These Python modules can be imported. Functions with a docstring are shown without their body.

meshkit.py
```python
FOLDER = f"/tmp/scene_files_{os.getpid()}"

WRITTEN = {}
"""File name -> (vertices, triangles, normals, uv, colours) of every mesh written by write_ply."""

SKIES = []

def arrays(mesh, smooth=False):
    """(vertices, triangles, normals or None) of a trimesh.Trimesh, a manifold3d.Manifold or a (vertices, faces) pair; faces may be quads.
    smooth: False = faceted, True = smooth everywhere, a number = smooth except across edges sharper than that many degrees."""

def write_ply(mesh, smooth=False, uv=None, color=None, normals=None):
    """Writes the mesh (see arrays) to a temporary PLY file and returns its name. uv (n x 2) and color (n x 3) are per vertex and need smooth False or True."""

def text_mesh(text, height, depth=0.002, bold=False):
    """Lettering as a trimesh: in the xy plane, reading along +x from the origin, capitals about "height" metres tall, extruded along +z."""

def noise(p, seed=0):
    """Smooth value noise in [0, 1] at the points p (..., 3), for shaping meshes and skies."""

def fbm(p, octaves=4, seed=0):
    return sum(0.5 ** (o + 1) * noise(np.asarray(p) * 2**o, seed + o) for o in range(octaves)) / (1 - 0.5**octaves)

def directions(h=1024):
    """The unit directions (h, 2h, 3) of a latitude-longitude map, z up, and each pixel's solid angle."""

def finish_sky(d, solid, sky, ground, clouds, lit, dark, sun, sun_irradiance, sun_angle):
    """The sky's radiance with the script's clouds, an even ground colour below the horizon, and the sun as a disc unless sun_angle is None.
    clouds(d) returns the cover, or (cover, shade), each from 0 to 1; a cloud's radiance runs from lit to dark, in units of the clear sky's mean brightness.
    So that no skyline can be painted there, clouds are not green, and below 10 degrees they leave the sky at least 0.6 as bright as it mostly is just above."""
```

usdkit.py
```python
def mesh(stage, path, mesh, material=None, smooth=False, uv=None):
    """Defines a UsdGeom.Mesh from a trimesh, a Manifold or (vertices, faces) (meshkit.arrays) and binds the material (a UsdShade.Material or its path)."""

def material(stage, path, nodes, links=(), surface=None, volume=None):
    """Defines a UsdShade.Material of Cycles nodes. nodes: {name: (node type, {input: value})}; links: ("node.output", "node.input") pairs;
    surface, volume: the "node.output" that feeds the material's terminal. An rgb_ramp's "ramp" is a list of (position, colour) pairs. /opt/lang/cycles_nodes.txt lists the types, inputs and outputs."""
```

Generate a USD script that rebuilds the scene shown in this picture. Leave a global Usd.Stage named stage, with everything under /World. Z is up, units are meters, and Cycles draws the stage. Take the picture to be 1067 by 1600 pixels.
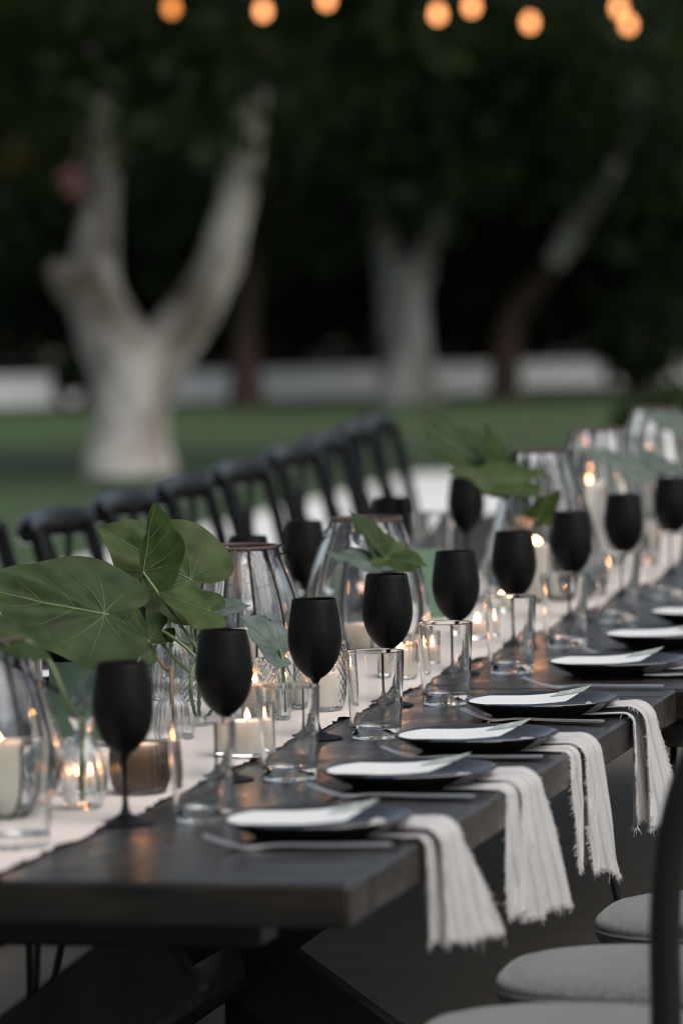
import math, random
import numpy as np, trimesh, manifold3d
import usdkit, meshkit
from pxr import Usd, UsdGeom, UsdLux, UsdShade, Gf, Sdf, Vt

stage = Usd.Stage.CreateInMemory()
UsdGeom.SetStageUpAxis(stage, UsdGeom.Tokens.z)
UsdGeom.SetStageMetersPerUnit(stage, 1.0)
W = UsdGeom.Xform.Define(stage, '/World'); stage.SetDefaultPrim(W.GetPrim())
UsdGeom.Scope.Define(stage, '/World/Looks')
V = lambda *a: np.array(a, float)

# ------------------------------------------------------------------ camera (right front corner of the first table = x 0, y 0)
EYE = V(1.4877, -6.2109, 1.636)
CR, CU, CF = V(.97260, .23168, -.02066), V(.0061, .0633, .99800), V(-.2326, .97070, -.06016)
CR /= np.linalg.norm(CR); CU -= CR * (CR @ CU); CU /= np.linalg.norm(CU); CF = np.cross(CU, CR)
FPX = 7641.4                                            # focal length in pixels of a 1067 pixel wide picture
cam = UsdGeom.Camera.Define(stage, '/World/camera')
cam.CreateHorizontalApertureAttr(24.0); cam.CreateVerticalApertureAttr(36.0)
cam.CreateFocalLengthAttr(FPX * 24.0 / 1067.0)
cam.CreateFStopAttr(3.0); cam.CreateFocusDistanceAttr(8.45)
cam.CreateClippingRangeAttr(Gf.Vec2f(0.1, 2000))
cam.CreateExposureAttr(0.98)
M4 = Gf.Matrix4d(*CR, 0, *CU, 0, *(-CF), 0, *EYE, 1)
cam.AddTransformOp().Set(M4)

# ------------------------------------------------------------------ light: dusk, soft sky
SUN_EL, SUN_AZ = math.radians(56), math.radians(112)       # azimuth from +y towards +x: off to the right, behind thin cloud
usdkit.material(stage, '/World/Looks/sky_look', {
    's': ('sky_texture', {'sky_type': 'single_scattering', 'sun_disc': False, 'sun_elevation': SUN_EL, 'sun_rotation': SUN_AZ, 'aerosol_density': 4.0, 'ozone_density': 1.0}),
    'h': ('hsv', {'saturation': .62}), 'b': ('background_shader', {'strength': 0.062})}, [('s.color', 'h.color'), ('h.color', 'b.color')], surface='b.background')
dome = UsdLux.DomeLight.Define(stage, '/World/sky')
UsdShade.MaterialBindingAPI.Apply(dome.GetPrim()).Bind(UsdShade.Material.Get(stage, '/World/Looks/sky_look'))
dome.GetPrim().SetCustomDataByKey('label', 'pale dusk sky above the garden trees'); dome.GetPrim().SetCustomDataByKey('kind', 'structure')
sun = UsdLux.DistantLight.Define(stage, '/World/sun')
sun.CreateIntensityAttr(0.40); sun.CreateAngleAttr(75.0); sun.CreateColorAttr(Gf.Vec3f(1.0, .97, .93)); sun.CreateNormalizeAttr(True)
sd = V(math.sin(SUN_AZ) * math.cos(SUN_EL), math.cos(SUN_AZ) * math.cos(SUN_EL), math.sin(SUN_EL))
zx = sd; xx = np.cross(V(0, 0, 1), zx); xx /= np.linalg.norm(xx); yx = np.cross(zx, xx)
sun.AddTransformOp().Set(Gf.Matrix4d(*xx, 0, *yx, 0, *zx, 0, 0, 0, 30, 1))

# ------------------------------------------------------------------ helpers
def ray(u, v): return CF + CR * (u - 533.5) / FPX - CU * (v - 800) / FPX
def atd(u, v, Z): return EYE + ray(u, v) * Z             # the point of the place that lies Z metres deep along a sight line
def atz(u, v, z):
    r = ray(u, v); return EYE + r * (z - EYE[2]) / r[2]

used = {}
def numbered(name):
    n = used.get(name, 0); used[name] = n + 1
    return name if n == 0 else f'{name}_{n:03d}'
kids = {}
def child_name(parent, name):
    k = (parent, name); n = kids.get(k, 0); kids[k] = n + 1
    return name if n == 0 else f'{name}_{n:03d}'
def tag(p, label=None, cat=None, group=None, kind=None):
    for k, v in (('label', label), ('category', cat), ('group', group), ('kind', kind)):
        if v: p.SetCustomDataByKey(k, v)
    return p
def thing(name, label, cat, loc=(0, 0, 0), rz=0, group=None, kind=None, scale=None):
    x = UsdGeom.Xform.Define(stage, '/World/' + numbered(name))
    x.AddTranslateOp().Set(Gf.Vec3d(*map(float, loc))); x.AddRotateZOp().Set(float(math.degrees(rz)))
    if scale is not None: x.AddScaleOp().Set(Gf.Vec3f(*np.broadcast_to(np.asarray(scale, float), 3).tolist()))
    return tag(x.GetPrim(), label, cat, group, kind)
def obj(name, mesh, mat, parent=None, smooth=False, kind=None):
    if parent is None: path = '/World/' + numbered(name)
    else:
        pp = str(parent.GetPath()); path = pp + '/' + child_name(pp, name)
    p = usdkit.mesh(stage, path, mesh, '/World/Looks/' + mat, smooth=smooth).GetPrim()
    if kind: tag(p, kind=kind)
    return p
def dup(root, name, label, loc, rz=0, scale=None, group=None):
    cd = root.GetCustomData()
    r = thing(name, label, cd['category'], loc, rz, group or cd.get('group'), scale=scale)
    r.GetReferences().AddInternalReference(root.GetPath()); r.SetInstanceable(True)
    return r
def cat(ms): return trimesh.util.concatenate(ms)
def revolve(prof, n=48, mod=None, closed=False):
    """Surface of revolution of the profile [(r, z)]; mod(theta, r, z) scales r. Ends on the axis are closed by their own r = 0 points."""
    p = np.array(prof, float); th = np.linspace(0, 2 * np.pi, n, endpoint=False)
    r = np.repeat(p[:, 0][:, None], n, 1); z = np.repeat(p[:, 1][:, None], n, 1); T = np.repeat(th[None], len(p), 0)
    if mod is not None: r = r * mod(T, r, z)
    v = np.stack([r * np.cos(T), r * np.sin(T), z], -1).reshape(-1, 3)
    i = np.arange(len(p) - 1)[:, None] * n + np.arange(n)[None]; j = np.arange(len(p) - 1)[:, None] * n + (np.arange(n) + 1)[None] % n
    f = np.stack([i, j, j + n, i + n], -1).reshape(-1, 4)
    f = np.vstack([f[:, [0, 1, 2]], f[:, [0, 2, 3]]])
    m = trimesh.Trimesh(v, f, process=False); m.merge_vertices(digits_vertex=7); m.update_faces(m.nondegenerate_faces()); m.fix_normals()
    return m
def spline(pts, n):
    from scipy.interpolate import CubicSpline
    p = np.array(pts, float); t = np.r_[0, np.cumsum(np.linalg.norm(np.diff(p, axis=0), axis=1))]
    return CubicSpline(t, p)(np.linspace(0, t[-1], n))
def tube(pts, rad, n=8, closed=False, flat=1.0):
    p = np.array(pts, float); m = len(p); rad = np.broadcast_to(np.asarray(rad, float), m)
    t = np.gradient(p, axis=0) if not closed else np.roll(p, -1, 0) - np.roll(p, 1, 0)
    t /= np.maximum(np.linalg.norm(t, axis=1, keepdims=True), 1e-12)
    a = V(0, 0, 1) if abs(t[0][2]) < .9 else V(1, 0, 0)
    N = []
    for k in range(m):
        a = a - t[k] * (a @ t[k]); a /= np.linalg.norm(a); N.append(a.copy())
    N = np.array(N); B = np.cross(t, N)
    th = np.linspace(0, 2 * np.pi, n, endpoint=False)
    v = p[:, None] + rad[:, None, None] * (np.cos(th)[None, :, None] * N[:, None] + flat * np.sin(th)[None, :, None] * B[:, None])
    v = v.reshape(-1, 3); f = []
    seg = m if closed else m - 1
    for k in range(seg):
        i0, i1 = k * n, ((k + 1) % m) * n
        for q in range(n):
            a_, b_ = i0 + q, i0 + (q + 1) % n; c_, d_ = i1 + (q + 1) % n, i1 + q
            f += [[a_, b_, c_], [a_, c_, d_]]
    if not closed:
        v = np.vstack([v, p[0], p[-1]]); s, e = len(v) - 2, len(v) - 1
        for q in range(n):
            f.append([s, (q + 1) % n, q]); f.append([e, (m - 1) * n + q, (m - 1) * n + (q + 1) % n])
    return trimesh.Trimesh(v, np.array(f), process=False)
def box(lo, hi, ch=0.0):
    lo, hi = np.array(lo, float), np.array(hi, float)
    if ch <= 0:
        return trimesh.creation.box(bounds=[lo, hi])
    pts = []
    for sx in (0, 1):
        for sy in (0, 1):
            for sz in (0, 1):
                c = np.where([sx, sy, sz], hi, lo); s = np.where([sx, sy, sz], -1, 1) * ch
                for ax in range(3):
                    q = c + s; q[ax] = c[ax]; pts.append(q)
    return trimesh.convex.convex_hull(np.array(pts))
def bar(a, b, w, d, ch=.004, side=(0, 1, 0)):
    """A beam of section w x d from a to b; side is the direction of d."""
    a, b = V(*a), V(*b); t = (b - a); L = np.linalg.norm(t); t /= L
    s = V(*side); s -= t * (s @ t); s /= np.linalg.norm(s); n = np.cross(s, t)
    m = box((-w / 2, -d / 2, 0), (w / 2, d / 2, L), ch)
    m.vertices = a + m.vertices @ np.array([n, s, t])
    m.fix_normals(); return m
def shell(P, th):
    """A closed sheet of thickness th round the grid P[i, j]."""
    n, m = P.shape[:2]
    du = np.gradient(P, axis=0); dv = np.gradient(P, axis=1); N = np.cross(du, dv); N /= np.maximum(np.linalg.norm(N, axis=2, keepdims=True), 1e-12)
    A, B = P + N * th / 2, P - N * th / 2; v = np.vstack([A.reshape(-1, 3), B.reshape(-1, 3)]); o = n * m
    I = np.arange(o).reshape(n, m); f = []
    q = np.stack([I[:-1, :-1], I[1:, :-1], I[1:, 1:], I[:-1, 1:]], -1).reshape(-1, 4)
    f.append(np.vstack([q[:, [0, 1, 2]], q[:, [0, 2, 3]]])); f.append(np.vstack([q[:, [0, 2, 1]], q[:, [0, 3, 2]]]) + o)
    ring = np.r_[I[0, :-1], I[:-1, -1], I[-1, :0:-1], I[:0:-1, 0]]
    nx = np.roll(ring, -1)
    f.append(np.vstack([np.stack([ring, nx, nx + o], -1), np.stack([ring, nx + o, ring + o], -1)]))
    return trimesh.Trimesh(v, np.vstack(f), process=False)

# ------------------------------------------------------------------ materials
LK = '/World/Looks/'
def mat(name, nodes, links=(), surface='p.BSDF', volume=None): usdkit.material(stage, LK + name, nodes, links, surface=surface, volume=volume)
def plain(name, color, rough=.5, **kw): mat(name, {'p': ('principled_bsdf', {'base_color': color, 'roughness': rough, **kw})})
def noisy(name, c1, c2, scale, rough=.6, bump=.3, bdist=.002, stretch=(1, 1, 1), detail=4, rnd=True, lo=.3, hi=.7, **kw):
    n = {'t': ('texture_coordinate', {}), 'm': ('mapping', {'scale': stretch}), 'n': ('noise_texture', {'dimensions': '4D', 'scale': scale, 'detail': detail, 'roughness': .6}),
         'o': ('object_info', {}), 'w': ('math', {'math_type': 'multiply', 'value2': 37.0 if rnd else 0.0}),
         'r': ('rgb_ramp', {'ramp': [(lo, c1), (hi, c2)]}), 'b': ('bump', {'strength': bump, 'distance': bdist}), 'p': ('principled_bsdf', {'roughness': rough, **kw})}
    mat(name, n, [('t.object', 'm.vector'), ('m.vector', 'n.vector'), ('o.random', 'w.value1'), ('w.value', 'n.w'), ('n.fac', 'r.fac'), ('r.color', 'p.base_color'), ('n.fac', 'b.height'), ('b.normal', 'p.normal')])

# dark stained wood, grain along y (planks) or along x (the end boards)
def wood(name, stretch, c=((.0036, .003, .0027), (.024, .0205, .0178))):
    mat(name, {'t': ('texture_coordinate', {}), 'm': ('mapping', {'scale': stretch}), 'o': ('object_info', {}), 'w': ('math', {'math_type': 'multiply', 'value2': 61.0}),
        'n': ('noise_texture', {'dimensions': '4D', 'scale': 3.0, 'detail': 6, 'roughness': .65, 'distortion': 1.2}), 'n2': ('noise_texture', {'scale': 9.0, 'detail': 3}),
        'r': ('rgb_ramp', {'ramp': [(.25, c[0]), (.5, tuple((np.array(c[0]) * .6 + np.array(c[1]) * .4).tolist())), (.75, c[1])]}),
        'rr': ('map_range', {'from_min': .3, 'from_max': .7, 'to_min': .19, 'to_max': .36}),
        'b': ('bump', {'strength': .6, 'distance': .0026}), 'p': ('principled_bsdf', {'specular_ior_level': .26})},
        [('t.object', 'm.vector'), ('m.vector', 'n.vector'), ('o.random', 'w.value1'), ('w.value', 'n.w'), ('t.object', 'n2.vector'), ('n.fac', 'r.fac'), ('r.color', 'p.base_color'),
         ('n2.fac', 'rr.value'), ('rr.result', 'p.roughness'), ('n.fac', 'b.height'), ('b.normal', 'p.normal')])
wood('dark_wood_along', (9, .8, 9)); wood('dark_wood_across', (.8, 9, 9)); wood('dark_wood_upright', (9, 9, .8))
plain('black_matte_glass', (.003, .003, .003), .38, specular_ior_level=.13)
mat('clear_glass', {'p': ('principled_bsdf', {'base_color': (.97, .98, .98), 'roughness': .0, 'transmission_weight': 1.0, 'ior': 1.47})})
mat('cut_glass', {'p': ('principled_bsdf', {'base_color': (.95, .97, .97), 'roughness': .02, 'transmission_weight': 1.0, 'ior': 1.5})})
mat('smoke_glass', {'p': ('principled_bsdf', {'base_color': (.34, .29, .26), 'roughness': .03, 'transmission_weight': 1.0, 'ior': 1.5})})
noisy('black_glaze', (.006, .007, .008), (.012, .013, .014), 14, .07, .6, .0022, stretch=(1, 2.5, 1), specular_ior_level=.85)
noisy('linen_runner', (.44, .39, .35), (.55, .50, .46), 260, .9, .5, .0012, detail=3)
mat('gauze', {'t': ('texture_coordinate', {}), 'sp': ('separate_xyz', {}), 'sf': ('math', {'math_type': 'multiply', 'value2': 290.0}), 'ss': ('math', {'math_type': 'sine'}), 'sr': ('map_range', {'from_min': .55, 'from_max': .95, 'to_min': 0.0, 'to_max': .5, 'clamp': True}), 'st': ('mix', {'color2': (.24, .23, .225)}), 'm': ('mapping', {'scale': (1, 1, .5)}), 'n': ('noise_texture', {'scale': 700, 'detail': 2}), 'n2': ('noise_texture', {'scale': 45, 'detail': 2}),
    'r': ('rgb_ramp', {'ramp': [(.3, (.38, .37, .365)), (.7, (.52, .51, .505))]}), 'b': ('bump', {'strength': .7, 'distance': .0012}),
    'p': ('principled_bsdf', {'roughness': .95, 'sheen_weight': .2}), 'tr': ('translucent_bsdf', {'color': (.6, .58, .56)}), 'x': ('mix_closure', {'fac': .18})},
    [('t.object', 'm.vector'), ('m.vector', 'n.vector'), ('t.object', 'n2.vector'), ('n.fac', 'r.fac'), ('t.object', 'sp.vector'), ('sp.y', 'sf.value1'), ('sf.value', 'ss.value1'), ('ss.value', 'sr.value'), ('sr.result', 'st.fac'), ('r.color', 'st.color1'), ('st.color', 'p.base_color'), ('n.fac', 'b.height'), ('b.normal', 'p.normal'), ('p.BSDF', 'x.closure1'), ('tr.BSDF', 'x.closure2')], surface='x.closure')
# paper with faint grey rows of print
mat('menu_paper', {'t': ('texture_coordinate', {}), 's': ('separate_xyz', {}),
    'a': ('math', {'math_type': 'multiply', 'value2': 700.0}), 'si': ('math', {'math_type': 'sine'}), 'g': ('math', {'math_type': 'greater_than', 'value2': .45}),
    'm': ('mapping', {'scale': (40, 320, 1)}), 'n': ('noise_texture', {'scale': 1.0, 'detail': 2}), 'g2': ('math', {'math_type': 'greater_than', 'value2': .5}),
    'mu': ('math', {'math_type': 'multiply'}), 'ab': ('math', {'math_type': 'absolute'}), 'g3': ('math', {'math_type': 'less_than', 'value2': .052}), 'mu2': ('math', {'math_type': 'multiply'}),
    'mx': ('mix', {'color1': (.55, .56, .555), 'color2': (.42, .43, .425)}), 'p': ('principled_bsdf', {'roughness': .75})},
    [('t.object', 's.vector'), ('s.x', 'a.value1'), ('a.value', 'si.value1'), ('si.value', 'g.value1'), ('t.object', 'm.vector'), ('m.vector', 'n.vector'), ('n.fac', 'g2.value1'),
     ('g.value', 'mu.value1'), ('g2.value', 'mu.value2'), ('s.y', 'ab.value1'), ('ab.value', 'g3.value1'), ('mu.value', 'mu2.value1'), ('g3.value', 'mu2.value2'), ('mu2.value', 'mx.fac'), ('mx.color', 'p.base_color')])
noisy('sage_card', (.23, .265, .235), (.29, .32, .295), 60, .8, .1, .0005)
noisy('green_card', (.065, .125, .075), (.085, .150, .092), 40, .7, .1, .0005)
plain('card_ink', (.55, .6, .55), .7)
noisy('steel', (.60, .60, .61), (.70, .70, .71), 90, .36, .08, .0004, stretch=(1, 8, 1), metallic=1.0)
plain('black_iron', (.007, .0065, .0065), .42, specular_ior_level=.2)
noisy('rusty_iron', (.020, .014, .011), (.075, .042, .028), 60, .6, .4, .001)
noisy('candle_wax', (.72, .66, .56), (.80, .75, .66), 12, .5, .1, .001, subsurface_weight=.25, subsurface_scale=.008, subsurface_radius=(1, .8, .6))
plain('candle_wick', (.01, .01, .01), .9)
mat('flame', {'e': ('emission', {'color': (1.0, .40, .15), 'strength': 20.0})}, surface='e.emission')
mat('bulb_glow', {'e': ('emission', {'color': (1.0, .38, .14), 'strength': 2.3})}, surface='e.emission')
mat('bulb_dim', {'e': ('emission', {'color': (1.0, .34, .08), 'strength': 1.3})}, surface='e.emission')
def leafmat(name, c1, c2, tr, rough, f=.25):
    mat(name, {'t': ('texture_coordinate', {}), 'n': ('noise_texture', {'scale': 22, 'detail': 4}), 'r': ('rgb_ramp', {'ramp': [(.27, tuple((np.array(c1) * .6).tolist())), (.42, c1), (.7, c2)]}),
        'n2': ('noise_texture', {'scale': 160, 'detail': 2}), 'b': ('bump', {'strength': .25, 'distance': .0015}), 'p': ('principled_bsdf', {'roughness': rough, 'specular_ior_level': .15}), 'q': ('translucent_bsdf', {'color': tr}), 'x': ('mix_closure', {'fac': f})},
        [('t.object', 'n.vector'), ('t.object', 'n2.vector'), ('n.fac', 'r.fac'), ('r.color', 'p.base_color'), ('n2.fac', 'b.height'), ('b.normal', 'p.normal'), ('p.BSDF', 'x.closure1'), ('q.BSDF', 'x.closure2')], surface='x.closure')
leafmat('philodendron', (.014, .030, .005), (.026, .048, .010), (.04, .07, .01), .5, .15)
leafmat('philodendron_light', (.026, .045, .009), (.046, .072, .016), (.07, .10, .02), .5, .15)
leafmat('philodendron_pale', (.080, .108, .092), (.130, .160, .142), (.06, .09, .06), .33)
noisy('leaf_vein', (.075, .105, .04), (.10, .135, .05), 40, .5, .1, .0005)
noisy('leaf_vein_faint', (.042, .066, .020), (.056, .084, .028), 40, .5, .1, .0005)
noisy('leaf_stem', (.07, .11, .04), (.12, .16, .06), 30, .5, .1, .0005)
noisy('brown_stem', (.10, .055, .03), (.17, .10, .05), 30, .6, .1, .0005)
def foliage(name, c1, c2):
    mat(name, {'g': ('geometry', {}), 'r': ('rgb_ramp', {'ramp': [(0, c1), (1, c2)]}), 'p': ('principled_bsdf', {'roughness': .6, 'specular_ior_level': .2}), 'q': ('translucent_bsdf', {'color': tuple((np.array(c2) * 1.2).tolist())}), 'x': ('mix_closure', {'fac': .25})},
        [('g.random_per_island', 'r.fac'), ('r.color', 'p.base_color'), ('p.BSDF', 'x.closure1'), ('q.BSDF', 'x.closure2')], surface='x.closure')
foliage('tree_leaves', (.006, .014, .003), (.10, .145, .042)); foliage('shrub_leaves', (.005, .012, .003), (.062, .098, .026)); foliage('pink_petals', (.16, .075, .075), (.26, .14, .125)); foliage('orange_petals', (.15, .06, .015), (.22, .10, .03))
noisy('pale_bark', (.11, .078, .055), (.62, .58, .52), 2.2, .9, .8, .03, stretch=(1, 1, .55), detail=7, lo=.38, hi=.56)
noisy('grey_bark', (.09, .08, .07), (.38, .38, .36), 2.4, .9, .8, .03, stretch=(1, 1, .5), detail=7, lo=.38, hi=.58)
noisy('dark_bark', (.020, .011, .007), (.045, .023, .015), 4.0, .9, .6, .02, stretch=(1, 1, .4), detail=6)
noisy('lawn_green', (.006, .022, .003), (.030, .062, .010), .55, .9, .8, .03, detail=8, rnd=False)
noisy('paver_stone', (.46, .46, .45), (.60, .60, .59), 7, .85, .3, .002, detail=6)
noisy('joint_sand', (.10, .095, .085), (.16, .15, .14), 30, .95, .4, .004)
noisy('deck_board', (.040, .033, .024), (.085, .072, .054), 5, .7, .4, .002, stretch=(.6, 8, 8), detail=6)
noisy('white_render', (.74, .74, .73), (.84, .84, .83), 2.0, .85, .2, .003)
noisy('black_paint', (.003, .0035, .0035), (.006, .007, .007), 40, .12, .04, .0006, specular_ior_level=.13)
mat('cushion_fabric', {'t': ('texture_coordinate', {}), 'm': ('mapping', {'scale': (1, 4, 1)}), 'n': ('noise_texture', {'scale': 130, 'detail': 4, 'roughness': .7}), 'r': ('rgb_ramp', {'ramp': [(.36, (.070, .075, .075)), (.64, (.155, .162, .158))]}),
    'b': ('bump', {'strength': .5, 'distance': .001}), 'p': ('principled_bsdf', {'roughness': .95, 'sheen_weight': .15})},
    [('t.object', 'm.vector'), ('m.vector', 'n.vector'), ('n.fac', 'r.fac'), ('r.color', 'p.base_color'), ('n.fac', 'b.height'), ('b.normal', 'p.normal')])

# ------------------------------------------------------------------ setting: lawn, patio, wall
rng = np.random.default_rng(3)
tag(obj('lawn', box((-400, -300, -.6), (300, 500, -.05)), 'lawn_green'), 'green lawn reaching back under the trees', kind='structure')
tag(obj('soil_bed', box((-60, 39.6, -.06), (45, 75, -.02)), 'dark_bark'), 'dark planting bed behind the low white wall', kind='structure')
patio = thing('patio', 'pale stone paving between the far chairs and the lawn', None, kind='structure')
obj('bedding', box((-5.32, -3.0, -.12), (-2.62, 24.2, -.012)), 'joint_sand', patio)
def paver(dx, dy, q):
    m = box((0, 0, -.04), (dx - .008, dy - .008, 0), .004); m.vertices += V(0, 0, .0015 * q); return m
PX, PY = 1.0, .8
for i in range(3):
    for j in range(34):
        x0 = -5.3 + i * PX * .9; y0 = -2.98 + j * PY - (.4 if i % 2 else 0)
        m = paver(PX * .9, PY, rng.uniform(-1, 1)); m.vertices = m.vertices + V(x0, y0, 0); obj('paver', m, 'paver_stone', patio)
deck = thing('deck', 'dark boarded deck under the dining tables', None, kind='structure')
obj('joists', box((-2.59, -3.0, -.2), (4.0, 18.0, -.03)), 'joint_sand', deck)
for j in range(95):
    y0 = -3 + j * .22; obj('board', box((-2.60, y0, -.026), (4.02, y0 + .214, rng.uniform(-.001, .001)), .003), 'deck_board', deck)
# low white wall beyond the lawn
wl, wr = atz(-500, 642, 0), atz(1600, 578, 0)
wt = wr - wl; wt[2] = 0; wlen = np.linalg.norm(wt); wang = math.atan2(wt[1], wt[0])
wall = thing('low_wall', 'low white rendered garden wall along the back of the lawn', 'wall', (wl[0], wl[1], -.05), wang)
obj('wall_face', box((0, 0, 0), (wlen, .24, .235)), 'white_render', wall); obj('coping', box((-.02, -.02, .237), (wlen + .02, .26, .27), .006), 'white_render', wall)

# ------------------------------------------------------------------ trees and shrubs
def limb(chains, disp=.04, edge=.07, seed=0):
    """Smoothly joined tapered limbs; chains of (point, radius)."""
    allm = None
    for ch in chains:
        for (a, ra), (b, rb) in zip(ch[:-1], ch[1:]):
            pts = []
            for c, r in ((a, ra), (b, rb)):
                s = trimesh.creation.icosphere(subdivisions=2, radius=r); pts.append(s.vertices + np.asarray(c))
            h = manifold3d.Manifold.hull_points(np.vstack(pts).astype(np.float32))
            allm = h if allm is None else allm + h
    m = allm.refine_to_length(edge).to_mesh(); t = trimesh.Trimesh(m.vert_properties[:, :3], m.tri_verts, process=False); t.merge_vertices()
    trimesh.smoothing.filter_taubin(t, iterations=12)
    n = t.vertex_normals; d = meshkit.fbm(t.vertices * V(3, 3, 1.6), 4, seed) - .5
    t.vertices = t.vertices + n * (d * disp * 2)[:, None]
    return t
def leaves(centres, radii, count, size, seed, squash=.8):
    """Leaf sized blades spread in clumps: two triangles each, folded a little."""
    g = np.random.default_rng(seed); c = np.array(centres, float); r = np.array(radii, float)
    k = g.choice(len(c), count, p=r ** 2 / (r ** 2).sum())
    d = g.normal(size=(count, 3)); d /= np.linalg.norm(d, axis=1, keepdims=True)
    p = c[k] + d * (r[k] * g.uniform(.25, 1, count) ** .5)[:, None] * V(1, 1, squash)
    a = g.normal(size=(count, 3)); a[:, 2] -= .3; a /= np.linalg.norm(a, axis=1, keepdims=True)
    b = np.cross(a, g.normal(size=(count, 3))); b /= np.linalg.norm(b, axis=1, keepdims=True)
    L = size * g.uniform(.6, 1.4, count)[:, None]; n = np.cross(a, b)
    v = np.stack([p, p + a * L * .5 + b * L * .28 + n * L * .06, p + a * L, p + a * L * .5 - b * L * .28 + n * L * .06], 1).reshape(-1, 3)
    i = np.arange(count)[:, None] * 4
    return trimesh.Trimesh(v, np.vstack([i + [[0, 1, 2]], i + [[0, 2, 3]]]), process=False)
def clumps(c, R, n, seed, rr=(.5, 1.1), squash=.6):
    g = np.random.default_rng(seed); d = g.normal(size=(n, 3)); d /= np.linalg.norm(d, axis=1, keepdims=True)
    return np.asarray(c) + d * np.asarray(R) * (g.uniform(.2, 1, n) ** .6)[:, None], g.uniform(*rr, n)

def tree(label, base_px, Z, chains_px, crown_specs, bark, group=None, seed=0, limb_px=None):
    base = atz(*base_px, 0); t = thing('garden_tree', label, 'tree', base, 0, group)
    ch = []
    for c in chains_px:
        k = FPX / Z
        ch.append([(atd(u, v, Z + dz) - base, r / k) for u, v, r, dz in c])
    obj('trunk', limb(ch, seed=seed), bark, t, smooth=True)
    if limb_px: obj('pale_limb', limb([[(atd(u, v, Z + dz) - base, r * Z / FPX) for u, v, r, dz in limb_px]], seed=seed + 9), 'grey_bark', t, smooth=True)
    for (centre, R, n, cnt, sz, sd) in crown_specs:
        c, r = clumps(V(*centre), R, n, sd); obj('crown', leaves(c, r, cnt, sz, sd), 'tree_leaves', t)
    return t
Z1 = FPX / 233.
tree('large forked pale barked tree with a knobbly stump on its left limb', (205, 730), Z1,
     [[(205, 745, 72, 0), (204, 700, 60, 0), (203, 640, 60, 0), (205, 575, 64, 0)],
      [(198, 580, 58, 0), (165, 510, 50, 0), (145, 450, 42, 0), (150, 390, 33, .1), (160, 300, 29, .2), (168, 200, 26, .4), (150, 60, 22, .6), (120, -120, 18, .8), (60, -420, 12, 1.2)],
      [(150, 470, 38, 0), (112, 442, 29, -.1), (90, 424, 17, -.15)],
      [(225, 585, 56, 0), (265, 540, 44, 0), (310, 475, 38, -.1), (345, 410, 33, -.2), (368, 320, 27, -.2), (382, 230, 24, -.1), (405, 120, 21, 0), (440, -60, 17, .2), (520, -400, 12, .3)]],
     [((.1, -1.0, 2.95), V(1.9, .5, .45), 9, 2000, .17, 14), ((.3, .6, 3.75), V(3.2, 3.2, 1.0), 34, 5600, .2, 11), ((-.2, 1.0, 2.9), V(1.9, 1.2, .5), 12, 1600, .17, 12), ((2.6, .2, 3.6), V(1.6, 1.6, .9), 12, 2600, .18, 13)], 'pale_bark', seed=1)
Z2 = FPX / 171.
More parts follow.
